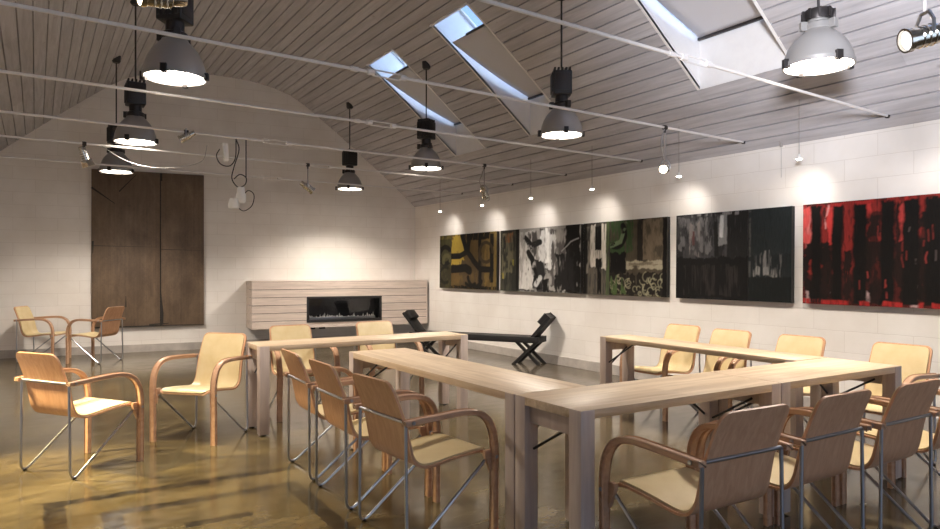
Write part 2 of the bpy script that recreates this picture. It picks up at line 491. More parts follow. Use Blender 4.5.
# skylights: white vertical reveals, pane on top, blind drawn up from the lower end
SH = .52
for i, (ya, yb) in enumerate(SKY):
    bm = new_bm()
    n = 6
    cols = []
    xs = [xa + (xb - xa) * k / n for k in range(n + 1)]
    pts = [(x, ceil_z(x)) for x in xs]
    t = .03
    for side, y0, y1_ in ((0, ya - t, ya), (1, yb, yb + t)):
        lo = [(x, y0, z - .002) for x, z in pts]; hi = [(x, y0, z + SH + .1) for x, z in pts]
        add_prism(bm, lo + hi[::-1], (0, y1_ - y0, 0))
    add_box(bm, xa, xa + t, ya - t, yb + t, za - .002, za + SH + .1)
    add_box(bm, xb - t, xb, ya - t, yb + t, zb - .002, zb + SH + .1)
    rv = struct('window_%d' % (i + 1), bm, M['plaster'])
    bm = new_bm()
    gp = [(x, ya, z + SH + .07) for x, z in pts] + [(x, ya, z + SH + .075) for x, z in pts][::-1]
    add_prism(bm, gp, (0, yb - ya, 0)); obj('pane', bm, M['glass'], rv, 0)
    # sash around the pane
    bm = new_bm()
    fw = .05
    for y0, y1_ in ((ya, ya + fw), (yb - fw, yb)):
        add_prism(bm, [(x, y0, z + SH + .03) for x, z in pts] + [(x, y0, z + SH + .06) for x, z in pts][::-1], (0, y1_ - y0, 0))
    add_box(bm, xa - fw, xa, ya, yb, za + SH + .03, za + SH + .06); add_box(bm, xb, xb + fw, ya, yb, zb + SH + .03, zb + SH + .06)
    obj('sash', bm, M['white_plastic'], rv, 0)
    # blind panel, tilted: upper edge level with the boards, lower end up by the pane
    xt = 4.46
    bm = new_bm(); nn = 14; w0, w1 = ya + .006, yb - .045
    g = []
    zt_, zl_ = ceil_z(xt) + .02, ceil_z(xa) + SH - .02
    for k in range(nn + 1):
        f = k / nn
        x = (xa - .03) + (xt - xa + .03) * f
        z = zl_ + (zt_ - zl_) * f
        g.append([bm.verts.new((x, w0 + (w1 - w0) * j / 6 - (.03 * math.sin(math.pi * f) if j == 6 else 0), z - .05 * math.sin(math.pi * f))) for j in range(7)])
    for A, B in zip(g, g[1:]):
        for j in range(6): bm.faces.new((A[j], A[j + 1], B[j + 1], B[j]))
    bl = obj('blind', bm, M['blind'], rv, 60)
    bl.modifiers.new('thick', 'SOLIDIFY').thickness = .004
    bm = new_bm()
    add_box(bm, xa - .06, xa - .03, ya + .005, yb - .02, zl_ - .02, zl_ + .01, .004)
    add_box(bm, xt - .015, xt + .01, ya + .005, ya + .42, zt_ - .012, zt_ + .012, .004)
    obj('blind_rail', bm, M['dark_metal'], rv)

# baseboards (concrete kerb)
bm = new_bm(); add_box(bm, XW - .025, XW, YF, 12.2, 0, .128, .004); struct('baseboard_right', bm, M['kerb'])
bm = new_bm()
p0 = Vector((XL, back_y(XL), 0)); p1 = Vector((XW - .026, back_y(XW - .026), 0))
off = -BN * .025
add_prism(bm, [p0 + off, p1 + off, p1, p0], (0, 0, .125)); struct('baseboard_back', bm, M['kerb'])

# ------------------------------------------------------------------ tie rods
def rod_y(r, x): return r[0] + (x - 6.3) * .0636
RODS = [(1.73, 'nearest the camera above the right-hand spotlight'), (3.16, 'crossing in front of the largest skylight'),
        (4.61, 'carrying the lit glowing spotlight'), (6.06, 'ending above the third painting from the left'),
        (7.49, 'carrying the white adapter and looped cables'), (8.77, 'passing behind the twin spotlight heads'), (10.28, 'nearest the back wall')]
RZ = 2.71
for k, (y6, lab) in enumerate(RODS):
    r = (y6, lab)
    x0, x1 = XL + .107, 6.29
    bm = new_bm(); xm = (2.35, 3.6, 2.05, 2.7, 2.15, 3.12, 2.9)[k]
    add_tube(bm, [(x0, rod_y(r, x0), RZ), (xm - .14, rod_y(r, xm - .14), RZ)], .011, 10)
    add_tube(bm, [(xm + .14, rod_y(r, xm + .14), RZ), (x1, rod_y(r, x1), RZ)], .011, 10)
    o = obj('tie_rod', bm, M['rod'])
    tag(o, 'white steel tie rod spanning under the ceiling, ' + lab, 'tie rod', 'tie rods under the vault')
    bm = new_bm()
    d = Vector((1, .0636, 0)).normalized(); sd = Vector((-d.y, d.x, 0)); ctr = Vector((xm, rod_y(r, xm), RZ))
    for s_ in (-1, 1):
        add_tube(bm, [ctr - d * .11 + Vector((0, 0, .02 * s_)), ctr + d * .11 + Vector((0, 0, .02 * s_))], .006, 8)
        add_tube(bm, [ctr + d * .10 * s_, ctr + d * .15 * s_], .022, 8)
    add_tube(bm, [ctr - d * .27, ctr - d * .22], .018, 6)
    obj('turnbuckle', bm, M['rod'], o)
    bm = new_bm()
    e = Vector((x1, rod_y(r, x1), RZ)); add_tube(bm, [e - d * .005, e + d * .02], .02, 10)
    obj('end_plate', bm, M['dark_metal'], o)

# ------------------------------------------------------------------ pendant lamps
def make_lamp(x, y, zrim, label, box=True, scale=1.0, box_rot=0.0):
    t = thing('pendant_lamp', label, 'pendant lamp', (x, y, zrim), 0, 'bell pendant lamps')
    zc = ceil_z(x) - zrim
    b0 = .40 if box else .36
    r = .215 * scale
    hs = .90 if box else .80
    prof = [(r, 0), (r * .985, .035), (r * .94, .09), (r * .85, .15), (r * .72, .205), (r * .56, .25), (r * .44, .28), (r * .40, .30)]
    prof = [(a, z * hs) for a, z in prof]
    inner = [(a - .006, z + (.0 if i == 0 else -.004)) for i, (a, z) in enumerate(prof)]
    bm = new_bm(); add_lathe(bm, prof + inner[::-1] + [(prof[0][0], 0)], 40)
    sh = obj('bell_shade', bm, M['bell'], t, 40)
    bm = new_bm(); add_lathe(bm, [(r + .004, -.012), (r + .004, .014), (r - .008, .014), (r - .008, -.012), (r + .004, -.012)], 40)
    obj('rim_ring', bm, M['bell'], sh, 40)
    bm = new_bm(); add_lathe(bm, [(r - .010, .006), (r * .7, -.008), (r * .35, -.016), (.001, -.018)], 40, cap1=False)
    obj('lens', bm, M['lamp_glow'], t, 60)
    for k in range(4):
        a = math.pi / 4 + k * math.pi / 2 + .3
        bm = new_bm()
        add_box(bm, r - .012, r + .022, -.018, .018, -.022, .03, .004, Matrix.Rotation(a, 4, 'Z'))
        obj('clip', bm, M['dark_metal'], t)
    bm = new_bm()
    add_lathe(bm, [(r * .40, .29 * hs), (r * .42, .30 * hs), (r * .40, .345 * hs), (r * .30, .36 * hs), (r * .30, b0), (.0, b0)], 24)
    for k in range(3):
        a = k * 2 * math.pi / 3 + .5
        add_box(bm, r * .38, r * .56, -.02, .02, .29 * hs, .355 * hs, .004, Matrix.Rotation(a, 4, 'Z'))
    obj('neck', bm, M['dark_metal'] if box else M['bell'], t)
    rot = Matrix.Rotation(box_rot, 4, 'Z')
    if box:
        bm = new_bm()
        h = .23
        add_box(bm, -.095, .095, -.095, .095, b0 - .01, b0 + h, .012, rot)
        for k in range(5): add_box(bm, -.085 + k * .038, -.067 + k * .038, -.088, .088, b0 + h, b0 + h + .03, .004, rot)
        for k in range(4): add_box(bm, -.104, -.094, -.075 + k * .045, -.055 + k * .045, b0 + .02, b0 + h - .02, .002, rot)
        gb = obj('gear_box', bm, M['black'], t)
        bm = new_bm(); add_box(bm, -.07, .07, -.099, -.094, b0 + .03, b0 + h - .03, .002, rot); obj('cover_plate', bm, M['dark_metal'], gb)
        top = b0 + h + .02
    else:
        bm = new_bm(); add_lathe(bm, [(r * .40, b0 - .06), (r * .44, b0 - .02), (r * .40, b0 + .01), (.02, b0 + .02), (0, b0 + .02)], 24)
        for k in range(10):
            a = k * 2 * math.pi / 10
            add_box(bm, r * .36, r * .48, -.008, .008, b0 - .055, b0 + .005, .002, Matrix.Rotation(a, 4, 'Z'))
        obj('gear_box', bm, M['dark_metal'], t); top = b0 + .015
    bm = new_bm(); add_tube(bm, [(0, 0, top), (0, 0, zc - .03)], .009, 8); obj('cord', bm, M['cable_black'], t)
    bm = new_bm(); add_lathe(bm, [(0, zc - .07), (.04, zc - .07), (.055, zc - .05), (.06, zc + .03)], 20); obj('canopy', bm, M['black'], t)
    return t
make_lamp(4.52, 11.03, 2.755, 'bell pendant lamp against the right half of the back wall', True, 1, .3)
make_lamp(4.52, 8.31, 2.765, 'bell pendant lamp hanging below the farthest small skylight', True, 1, .5)
make_lamp(4.52, 5.44, 2.745, 'bell pendant lamp with boxy black top between the middle and the large skylight', True, 1, -.55)
make_lamp(4.52, 2.72, 2.762, 'big bell pendant lamp without a gear box, right of the large skylight', False, 1.04, 0)
make_lamp(.955, 10.85, 2.755, 'bell pendant lamp hanging directly before the brown wall panel, lowest on the left', True, 1, .2)
make_lamp(.917, 8.29, 2.765, 'bell pendant lamp on the left, upper one of the two overlapping ones', True, 1, 0)
make_lamp(.848, 5.34, 2.755, 'largest-looking bell pendant lamp on the left, close below the rods', True, 1, .9)

# ------------------------------------------------------------------ rod mounted spotlights
def make_spot(x, ry, z, aim, label, size=1.0, lit=False, barn=False, hook=True):
    """ry: y on the rod, z: centre of the can, aim: direction of the beam"""
    t = thing('spotlight', label, 'spotlight', (x, ry, RZ), 0, 'spotlights hung from the tie rods')
    cz = z - RZ
    bm = new_bm()
    add_lathe(bm, [(.022, -.02), (.024, 0), (.022, .02), (.0125, .02), (.0125, -.02), (.022, -.02)], 14, mat=Matrix.Rotation(math.pi / 2, 4, 'Y'))
    add_tube(bm, [(0, 0, -.018), (0, 0, -.05)], .010, 8)
    obj('clamp', bm, M['dark_metal'], t)
    top = cz + .11 * size
    if top < -.05:
        bm = new_bm(); add_tube(bm, [(0, 0, -.03), (0, 0, top)], .007, 8); obj('stem', bm, M['cable_grey'], t)
    a = Vector(aim).normalized(); side = a.cross(Vector((0, 0, 1))).normalized(); upv = side.cross(a)
    m = Matrix((side, upv, a)).transposed().to_4x4(); m.translation = Vector((0, 0, cz))
    s = size
    bm = new_bm()
    w = .062 * s
    sd = side
    yk = [Vector((0, 0, cz)) - sd * w, Vector((0, 0, cz + .06 * s)) - sd * w, Vector((0, 0, cz + .11 * s)) - sd * w * .45, Vector((0, 0, cz + .11 * s)) + sd * w * .45, Vector((0, 0, cz + .06 * s)) + sd * w, Vector((0, 0, cz)) + sd * w]
    for p, q in zip(yk, yk[1:]):
        add_tube(bm, [p, q], .009 * s, 6)
    obj('yoke', bm, M['steel'], t)
    bm = new_bm()
    add_lathe(bm, [(.0, -.13 * s), (.03 * s, -.13 * s), (.036 * s, -.11 * s), (.038 * s, -.06 * s), (.05 * s, -.05 * s), (.05 * s, .07 * s), (.058 * s, .075 * s), (.058 * s, .10 * s), (.05 * s, .10 * s), (.047 * s, .06 * s)], 24, mat=m)
    can = obj('can', bm, M['chrome'], t, 40)
    bm = new_bm()
    for k in range(3):
        add_lathe(bm, [(.0505 * s, (-.03 + k * .03) * s), (.054 * s, (-.025 + k * .03) * s), (.0505 * s, (-.02 + k * .03) * s)], 24, mat=m)
    obj('cooling_fin', bm, M['chrome'], can, 40)
    bm = new_bm(); add_lathe(bm, [(.048 * s, .085 * s), (.03 * s, .092 * s), (.0005, .095 * s)], 24, mat=m)
    obj('lens', bm, M['spot_glow'] if lit else M['white_plastic'], t, 60)
    if barn:
        for k in range(2):
            sg = -1 if k else 1
            bm = new_bm()
            add_box(bm, sg * .05 * s, sg * .056 * s, -.045 * s, .045 * s, .09 * s, .19 * s, 0, m @ Matrix.Rotation(sg * .35, 4, 'Y'))
            obj('barn_door', bm, M['chrome'], t)
    return t
make_spot(3.40, 1.545, 2.42, (-.75, .45, -.22), 'large chrome spotlight at the right edge of the ceiling, beside the big pendant lamp', .95)
make_spot(.39, 2.784, 2.375, (-.93, -.1, -.12), 'chrome spotlight at the top edge, just above the large left pendant lamp', .72, True)
make_spot(5.02, 4.53, 2.315, (-.85, -.5, -.12), 'glowing spotlight hanging on a looped cable above the gap between third and fourth painting', .75, True)
make_spot(4.87, 7.40, 2.36, (.5, .3, -.7), 'small chrome spotlight with coiled cable hanging above the second painting', .8)
make_spot(2.936, 8.556, 2.42, (.75, -.2, -.55), 'tilted chrome spotlight alone in front of the right half of the back wall', .85)
make_spot(1.24, 7.166, 2.665, (-.8, .2, -.5), 'small double-ended spotlight above the right end of the brown wall panel', .7)
make_spot(.435, 8.397, 2.585, (.35, .1, -.9), 'small spotlight with open barn doors left of the left pendant lamps', .75, False, True)

# looped cables with white adapter on the 5th rod
t = thing('power_adapter', 'white power adapter with black looped cables hanging from the rod right of the brown panel', 'adapter', (1.72, 7.20, RZ))
bm = new_bm(); add_box(bm, -.135, -.085, -.02, .02, -.24, -.06, .008, Matrix.Rotation(-.06, 4, 'Y')); obj('body', bm, M['white_plastic'], t)
bm = new_bm()
add_tube(bm, smooth_path([(0, 0, -.012), (.03, 0, -.12), (-.02, 0, -.3), (-.04, 0, -.42), (.02, 0, -.5), (.09, 0, -.47), (.1, 0, -.4), (.04, 0, -.37), (-.02, 0, -.42)], 6), .006, 6)
add_tube(bm, smooth_path([(0, 0, -.012), (-.005, 0, -.2), (-.06, 0, -.29), (-.15, 0, -.28), (-.19, 0, -.2), (-.16, 0, -.13)], 6), .006, 6)
add_tube(bm, [(.1, 0, -.015), (.1, 0, -.4)], .006, 6)
obj('cable', bm, M['cable_black'], t)
bm = new_bm()
add_tube(bm, smooth_path([(.06, 0, -.6), (.12, 0, -.53), (.18, 0, -.57), (.16, 0, -.68), (.08, 0, -.74), (.02, 0, -.7), (.03, 0, -.62)], 6), .005, 6)
obj('cable', bm, M['cable_black'], t)
bm = new_bm(); add_lathe(bm, [(0, -.5), (.035, -.5), (.04, -.56), (.05, -.58), (.05, -.63), (.04, -.66), (0, -.66)], 16, cx=.05)
add_lathe(bm, [(0, -.62), (.04, -.62), (.055, -.68), (.05, -.72), (0, -.72)], 16, cx=-.02)
obj('plug', bm, M['white_plastic'], t)
bm = new_bm()
add_tube(bm, smooth_path([(.6, 8.40, 2.70), (.8, 8.3, 2.56), (1.0, 8.2, 2.49), (1.25, 8.0, 2.47), (1.5, 7.8, 2.53), (1.55, 7.75, 2.7 - .0)], 6), .0035, 6)
tag(obj('cable', bm, M['cable_grey']), 'pale grey cable sagging between two rods in front of the brown wall panel', 'cable')
bm = new_bm()
add_tube(bm, smooth_path([(5.02, 4.53, 2.70), (4.95, 4.50, 2.62), (4.94, 4.50, 2.5), (4.99, 4.52, 2.4), (5.02, 4.53, 2.39)], 6), .006, 6)
tag(obj('cable', bm, M['cable_grey']), 'grey supply cable looping from rod down to the glowing spotlight', 'cable')
bm = new_bm()
add_tube(bm, smooth_path([(4.87, 7.40, 2.70), (4.84, 7.4, 2.6), (4.80, 7.4, 2.5), (4.84, 7.40, 2.42), (4.92, 7.4, 2.36), (4.95, 7.4, 2.28), (4.88, 7.4, 2.25), (4.82, 7.4, 2.3), (4.86, 7.4, 2.4)], 6), .005, 6)
tag(obj('cable', bm, M['cable_grey']), 'grey cable coiled around the spotlight above the second painting', 'cable')

# ------------------------------------------------------------------ small picture lights on wires
PX = 6.02
pos = [(10.56, 'far left end of first painting'), (9.21, 'right end of first painting'), (7.93, 'second painting'), (6.64, 'third painting'), (5.23, 'gap right of third painting'), (3.81, 'right end of fourth painting'), (2.45, 'wall beyond the right edge')]
wallspots = []
for y, lab in pos:
    zc = ceil_z(PX)
    t = thing('picture_light', 'tiny halogen light on a thin stem, above ' + lab, 'picture light', (PX, y, 2.40), 0, 'halogen picture lights along the right wall')
    bm = new_bm(); add_tube(bm, [(0, 0, .03), (0, 0, zc - 2.40 + .01)], .0035, 6); obj('stem', bm, M['cable_grey'], t)
    bm = new_bm(); add_lathe(bm, [(0, .045), (.010, .045), (.013, .03), (.03, .006), (.032, .0), (.028, .0)], 16); obj('shade', bm, M['white_plastic'], t, 50)
    bm = new_bm(); add_lathe(bm, [(.027, .003), (.018, -.008), (.0005, -.012)], 16); obj('bulb', bm, M['bulb_glow'], t, 60)
    wallspots.append(y)
# thin catenary wire from the big skylight to a ceiling anchor
bm = new_bm()
add_tube(bm, [(5.78, 4.39, 3.46), (6.37, 4.225, 2.632)], .0025, 6); add_tube(bm, [(6.37, 4.225, 2.632), (6.37, 4.225, 2.30)], .002, 6)
add_lathe(bm, [(0, 2.61), (.014, 2.61), (.016, 2.63), (.016, 2.65), (0, 2.65)], 10, cx=6.37, cy=4.225)
tag(obj('wire', bm, M['cable_grey']), 'thin steel wire running from the large skylight to the wall right of it', 'wire')

# ------------------------------------------------------------------ chairs
def shell_profile():
    pts = [(.258, .385), (.249, .403), (.222, .413), (.17, .413), (.05, .403), (-.05, .390), (-.11, .384), (-.152, .390), (-.185, .413), (-.205, .450), (-.219, .51), (-.236, .59), (-.257, .655), (-.287, .735), (-.320, .812), (-.324, .822)]
    return smooth_path([(x, 0, z) for x, z in pts], 3)
SP = shell_profile()
def shell_mesh(bm, off0, off1, inset, nv=12, edge=.045):
    """curved sheet following the seat profile; off0/off1 offsets along the front normal"""
    L = [0]
    for a, b_ in zip(SP, SP[1:]): L.append(L[-1] + (b_ - a).length)
    T = L[-1]
    rows = []
    n = len(SP)
    nrm = []
    for i in range(n):
        t = (SP[min(i + 1, n - 1)] - SP[max(i - 1, 0)]).normalized()
        nrm.append(Vector((t.z, 0, -t.x)) * (-1 if t.z * 0 + (-t.x) < 0 and i < 3 else 1))
    # front normal: to the sitter (up for seat, +x for back)
    for i in range(n):
        t = (SP[min(i + 1, n - 1)] - SP[max(i - 1, 0)]).normalized()
        nv_ = Vector((t.z, 0, -t.x))
        nrm[i] = nv_
    ss = [inset + (T - 2 * inset) * k / 44 for k in range(45)]
    # finer rows near the ends for round corners
    ss = sorted(set(ss + [inset + edge * (1 - math.cos(a)) for a in (0, .3, .6, .9, 1.2)] + [T - inset - edge * (1 - math.cos(a)) for a in (0, .3, .6, .9, 1.2)]))
    def at(s):
        for i in range(n - 1):
            if s <= L[i + 1] or i == n - 2:
                f = (s - L[i]) / max(L[i + 1] - L[i], 1e-6)
                return SP[i].lerp(SP[i + 1], f), nrm[i].lerp(nrm[i + 1], f).normalized()
    F, B = [], []
    for s in ss:
        p, nn = at(s)
        f = s / T
        hw = .218 - .012 * max(0, (f - .55) / .45) - inset
        d = min(s - inset, T - inset - s)
        if d < edge: hw -= edge - math.sqrt(max(0, edge ** 2 - (edge - d) ** 2))
        F.append([bm.verts.new(p + nn * off1 + Vector((0, hw * (2 * j / nv - 1), 0))) for j in range(nv + 1)])
        B.append([bm.verts.new(p + nn * off0 + Vector((0, hw * (2 * j / nv - 1), 0))) for j in range(nv + 1)])
    for G in (F, B):
        for A, D in zip(G, G[1:]):
            for j in range(nv): bm.faces.new((A[j], A[j + 1], D[j + 1], D[j]))
    for i in range(len(F) - 1):
        for j in (0, nv): bm.faces.new((F[i][j], F[i + 1][j], B[i + 1][j], B[i][j]))
    for i in (0, len(F) - 1):
        for j in range(nv): bm.faces.new((F[i][j], F[i][j + 1], B[i][j + 1], B[i][j]))

def sweep_rect(bm, path, wid, thk):
    """path in an almost vertical plane; width along y, thickness in plane"""
    rings = []
    n = len(path)
    for i, p in enumerate(path):
        t = (path[min(i + 1, n - 1)] - path[max(i - 1, 0)]).normalized()
        nn = Vector((-t.z, 0, t.x)).normalized()
        yv = Vector((0, 1, 0))
        c = .005
        ring = []
        for (a, b_) in ((-1, -1), (1, -1), (1, 1), (-1, 1)):
            for (da, db) in (((c, 0), (0, c)) if a * b_ > 0 else ((0, c), (c, 0))):
                ring.append(bm.verts.new(p + yv * (a * (wid / 2 - da)) + nn * (b_ * (thk / 2 - db))))
        rings.append(ring)
    m = len(rings[0])
    for A, B in zip(rings, rings[1:]):
        for k in range(m): bm.faces.new((A[k], A[(k + 1) % m], B[(k + 1) % m], B[k]))
    bm.faces.new(rings[0][::-1]); bm.faces.new(rings[-1])

def make_chair():
    t = thing('armchair', 'prototype', 'armchair')
    bm = new_bm(); shell_mesh(bm, -.012, 0, 0); sh = obj('seat_shell', bm, M['ply'], t, 50)
    bm = new_bm(); shell_mesh(bm, .0005, .010, .014, edge=.04)
    es = [e for e in bm.edges if len(e.link_faces) == 2 and e.calc_face_angle(0) > 1.0]
    bmesh.ops.bevel(bm, geom=es, offset=.005, segments=2, affect='EDGES')
    pad = obj('seat_pad', bm, M['vinyl'], sh, 60); pad['label'] = 'cream vinyl pad'
    # crossbar behind the backrest
    bm = new_bm()
    zc = .622
    add_tube(bm, [(-.262, -.235, zc), (-.262, .235, zc)], .0085, 10)
    for y in (-.13, .13): add_tube(bm, [(-.266, y, zc), (-.238, y, zc + .004)], .009, 8)
    obj('crossbar', bm, M['steel'], t)
    for s in (-1, 1):
        # steel sled leg
        A = Vector((-.262, s * .238, zc)); Fo = Vector((-.262, s * .25, -.013)); E = Vector((.232, s * .238, .372))
        path = [A] + round_corner(A, Fo, E, .045, 8) + [E]
        Fo.z += .0086 - min(p.z for p in path)
        path = [A] + round_corner(A, Fo, E, .045, 8) + [E]
        low = min(path, key=lambda p: p.z)
        bm = new_bm(); add_tube(bm, path, .0085, 10)
        lg = obj('sled_leg', bm, M['steel'], t)
        bm = new_bm(); add_lathe(bm, [(0, 0), (.012, 0), (.013, .008), (.008, .014)], 10, cx=low.x, cy=s * .25); obj('glide', bm, M['black'], lg)
        # bent laminated arm and front leg
        pp = [(.252, 0, 0), (.254, 0, .25), (.256, 0, .38), (.254, 0, .45), (.241, 0, .525), (.207, 0, .588), (.15, 0, .626), (.08, 0, .640), (0, 0, .640), (-.15, 0, .632), (-.285, 0, .624)]
        path = smooth_path(pp, 5)
        path = [Vector((p.x, s * (.262 + .012 * min(1, max(0, (p.x + .285) / .5))), p.z)) for p in path]
        bm = new_bm(); sweep_rect(bm, path, .047, .031)
        ar = obj('arm_leg', bm, M['ply_edge'], t, 40)
        bm = new_bm()
        add_prism(bm, [(.242, s * .24, .420), (.246, s * .24, .30), (.236, s * .24, .32), (.205, s * .24, .392), (.205, s * .24, .420)], (0, s * .022, 0))
        obj('corner_block', bm, M['ply_edge'], ar)
        bm = new_bm()
        for bx, bz in ((.254, .390), (-.245, .626)):
            yy = s * (.262 + .012 * min(1, max(0, (bx + .285) / .5)) + .024)
            add_tube(bm, [(bx, yy - s * .003, bz), (bx, yy + s * .003, bz)], .009, 10)
        obj('bolt', bm, M['steel'], ar)
    return t
proto = make_chair()
CH = [
 (.268, 5.518, 33.5, 'light plywood armchair alone on the yellow floor, left foreground, back to the camera'),
 (1.16, 5.97, 224, 'armchair with pale padded seat facing the camera, left of the long back table'),
 (.10, 12.30, -26, 'armchair by the back wall facing right, farther left of the pair under the brown panel'),
 (.76, 11.72, 140, 'armchair near the back wall facing left, seen from behind in front of the brown panel'),
 (1.765, 4.56, -2, 'armchair seen from behind, farthest of the row of three along the left table'),
 (1.75, 3.93, 0, 'armchair seen from behind, middle of the row of three along the left table'),
 (1.76, 3.25, 4, 'armchair seen from behind, nearest of the row of three along the left table'),
 (2.13, 6.42, -90, 'cream padded armchair behind the back table, left one below the fireplace'),
 (3.05, 6.46, -90, 'cream padded armchair behind the back table, right one below the fireplace'),
 (5.15, 4.69, 180, 'cream padded armchair along the right wall, farthest from the camera'),
 (5.06, 4.06, 180, 'cream padded armchair along the right wall, second from the far end'),
 (5.06, 3.38, 180, 'cream padded armchair along the right wall, third from the far end'),
 (5.085, 2.61, 180, 'cream padded armchair along the right wall, nearest to the camera at the table end'),
 (2.41, 2.02, 88, 'brown plywood armchair from behind at the front table, leftmost of the front row'),
 (3.035, 2.02, 90, 'brown plywood armchair from behind at the front table, second from left in the front row'),
 (3.645, 2.0, 90, 'brown plywood armchair from behind at the front table, third from left in the front row'),
 (4.26, 2.0, 90, 'brown plywood armchair cut by the right picture edge, last of the front row'),
]
for i, (x, y, a, lab) in enumerate(CH):
    o = proto if i == 0 else copy_tree(proto)
    o.location = (x, y, 0); o.rotation_euler = (0, 0, R(a)); o['label'] = lab; o['group'] = 'bentwood armchairs'

# ------------------------------------------------------------------ tables
def make_table(x0, x1, y0, y1, along, label):
    L = (x1 - x0) if along == 'x' else (y1 - y0)
    W = (y1 - y0) if along == 'x' else (x1 - x0)
    t = thing('table', label, 'table', ((x0 + x1) / 2, (y0 + y1) / 2, 0), 0 if along == 'x' else math.pi / 2, 'whitewashed oak tables')
    hL, hW, Z, lw = L / 2, W / 2, .74, .082
    bm = new_bm(); add_box(bm, -hL + .001, hL - .001, -hW + .001, hW - .001, Z - .042, Z, .0025)
    obj('table_top', bm, M['table_top'], t)
    for sx in (-1, 1):
        for sy in (-1, 1):
            bm = new_bm()
            xa_, xb_ = sorted((sx * hL, sx * (hL - lw))); ya_, yb_ = sorted((sy * hW, sy * (hW - lw)))
            add_box(bm, xa_, xb_, ya_, yb_, .012, Z - .0008, .003)
            lg = obj('leg', bm, M['table_leg'], t)
            bm = new_bm(); add_lathe(bm, [(0, 0), (.022, 0), (.022, .010), (.012, .013)], 14, cx=(xa_ + xb_) / 2, cy=(ya_ + yb_) / 2)
            obj('glide', bm, M['black'], lg)
            # folding struts: one across the end frame, one along the top
            if sy > 0:
                yy = hW - lw * .5; xx = sx * (hL - lw)
                bm = new_bm()
                add_tube(bm, [(sx * (hL - .055), hW - lw - .002, .48), (sx * (hL - .066), -.11, Z - .10)], .007, 8)
                obj('strut', bm, M['brace'], t)
                if sx < 0: continue
                bm = new_bm()
                add_tube(bm, [(xx + sx * .004, yy, .50), (xx - sx * .30, yy * .8, Z - .044)], .007, 8)
                add_tube(bm, [(xx - sx * .30, yy * .8 - .02, Z - .05), (xx - sx * .30, yy * .8 + .02, Z - .05)], .009, 8)
                obj('strut', bm, M['brace'], t)
        bm = new_bm()
        xa_, xb_ = sorted((sx * (hL - .03), sx * (hL - .055)))
        add_box(bm, xa_, xb_, -hW + lw, hW - lw, Z - .13, Z - .042, .002)
        obj('apron', bm, M['table_leg'], t)
    return t
make_table(1.545, 3.55, 5.68, 6.12, 'x', 'whitewashed oak table standing alone in front of the fireplace, farthest from the camera')
make_table(2.03, 2.51, 2.812, 4.97, 'y', 'whitewashed oak table running away from the camera, left side of the horseshoe')
make_table(2.03, 3.482, 2.31, 2.805, 'x', 'whitewashed oak table at the front of the horseshoe, left half with the corner leg')
make_table(3.488, 4.78, 2.31, 2.805, 'x', 'whitewashed oak table at the front of the horseshoe, right half')
tb = make_table(4.44, 4.80, 2.825, 4.86, 'y', 'whitewashed oak table parallel to the painted wall, right side of the horseshoe')
tb.rotation_euler.z -= R(2); tb.location.x += .035

# ------------------------------------------------------------------ fireplace
BR = Matrix.Rotation(BA, 4, 'Z')
t = thing('fireplace', 'wide wall-hung gas fireplace clad in grey-washed boards with black glass insert', 'fireplace', (3.12, 11.952, 0), BA)
FW, FD, Z0, Z1 = 3.248, .60, .345, 1.165
iu0, iu1, iz0, iz1 = .94, 2.32, .447, .892
bm = new_bm()
nb = 6
hh = (Z1 - Z0) / nb
for k in range(nb):
    za_, zb_ = Z0 + k * hh + .0045, Z0 + (k + 1) * hh - .0045
    cutz = zb_ > iz0 + .01 and za_ < iz1 - .01
    if cutz:
        add_box(bm, 0, iu0, 0, .022, za_, zb_, .002); add_box(bm, iu1, FW, 0, .022, za_, zb_, .002)
        if za_ < iz0: add_box(bm, iu0, iu1, .001, .022, za_, iz0, 0)
        if zb_ > iz1: add_box(bm, iu0, iu1, .001, .022, iz1, zb_, 0)
    else: add_box(bm, 0, FW, 0, .022, za_, zb_, .002)
    add_box(bm, -.003, .019, .024, FD, za_, zb_, .002)
obj('front_cladding', bm, M['fire_wood'], t, 0)
bm = new_bm()
add_box(bm, .045, iu0 - .002, .045, FD - .005, Z0 + .004, Z1 - .004); add_box(bm, iu1 + .002, FW - .004, .045, FD - .005, Z0 + .004, Z1 - .004)
add_box(bm, iu0 - .002, iu1 + .002, .045, FD - .005, Z0 + .004, iz0 - .002); add_box(bm, iu0 - .002, iu1 + .002, .045, FD - .005, iz1 + .002, Z1 - .004)
add_box(bm, iu0 - .002, iu1 + .002, .34, FD - .005, iz0 - .002, iz1 + .002)
obj('carcass', bm, M['black_wood'], t, 0)
bm = new_bm(); add_box(bm, -.003, FW, .0, FD, Z1, Z1 + .012, .002); obj('top_board', bm, M['fire_wood'], t)
ins = None
bm = new_bm()
fr = .04
add_box(bm, iu0 - .006, iu1 + .006, -.012, .01, iz0 - .006, iz0 + fr, .002); add_box(bm, iu0 - .006, iu1 + .006, -.012, .01, iz1 - fr, iz1 + .006, .002)
add_box(bm, iu0 - .006, iu0 + fr, -.012, .01, iz0 + fr, iz1 - fr, .002); add_box(bm, iu1 - fr, iu1 + .006, -.012, .01, iz0 + fr, iz1 - fr, .002)
ins = obj('insert_frame', bm, M['black'], t)
bm = new_bm()
add_box(bm, iu0 + .004, iu1 - .004, .30, .335, iz0 + .002, iz1 - .002); add_box(bm, iu0 + .004, iu0 + .02, .012, .30, iz0 + .002, iz1 - .002)
add_box(bm, iu1 - .02, iu1 - .004, .012, .30, iz0 + .002, iz1 - .002); add_box(bm, iu0 + .02, iu1 - .02, .012, .30, iz0 + .002, iz0 + .03); add_box(bm, iu0 + .02, iu1 - .02, .012, .30, iz1 - .03, iz1 - .002)
obj('firebox', bm, M['black'], ins, 0)
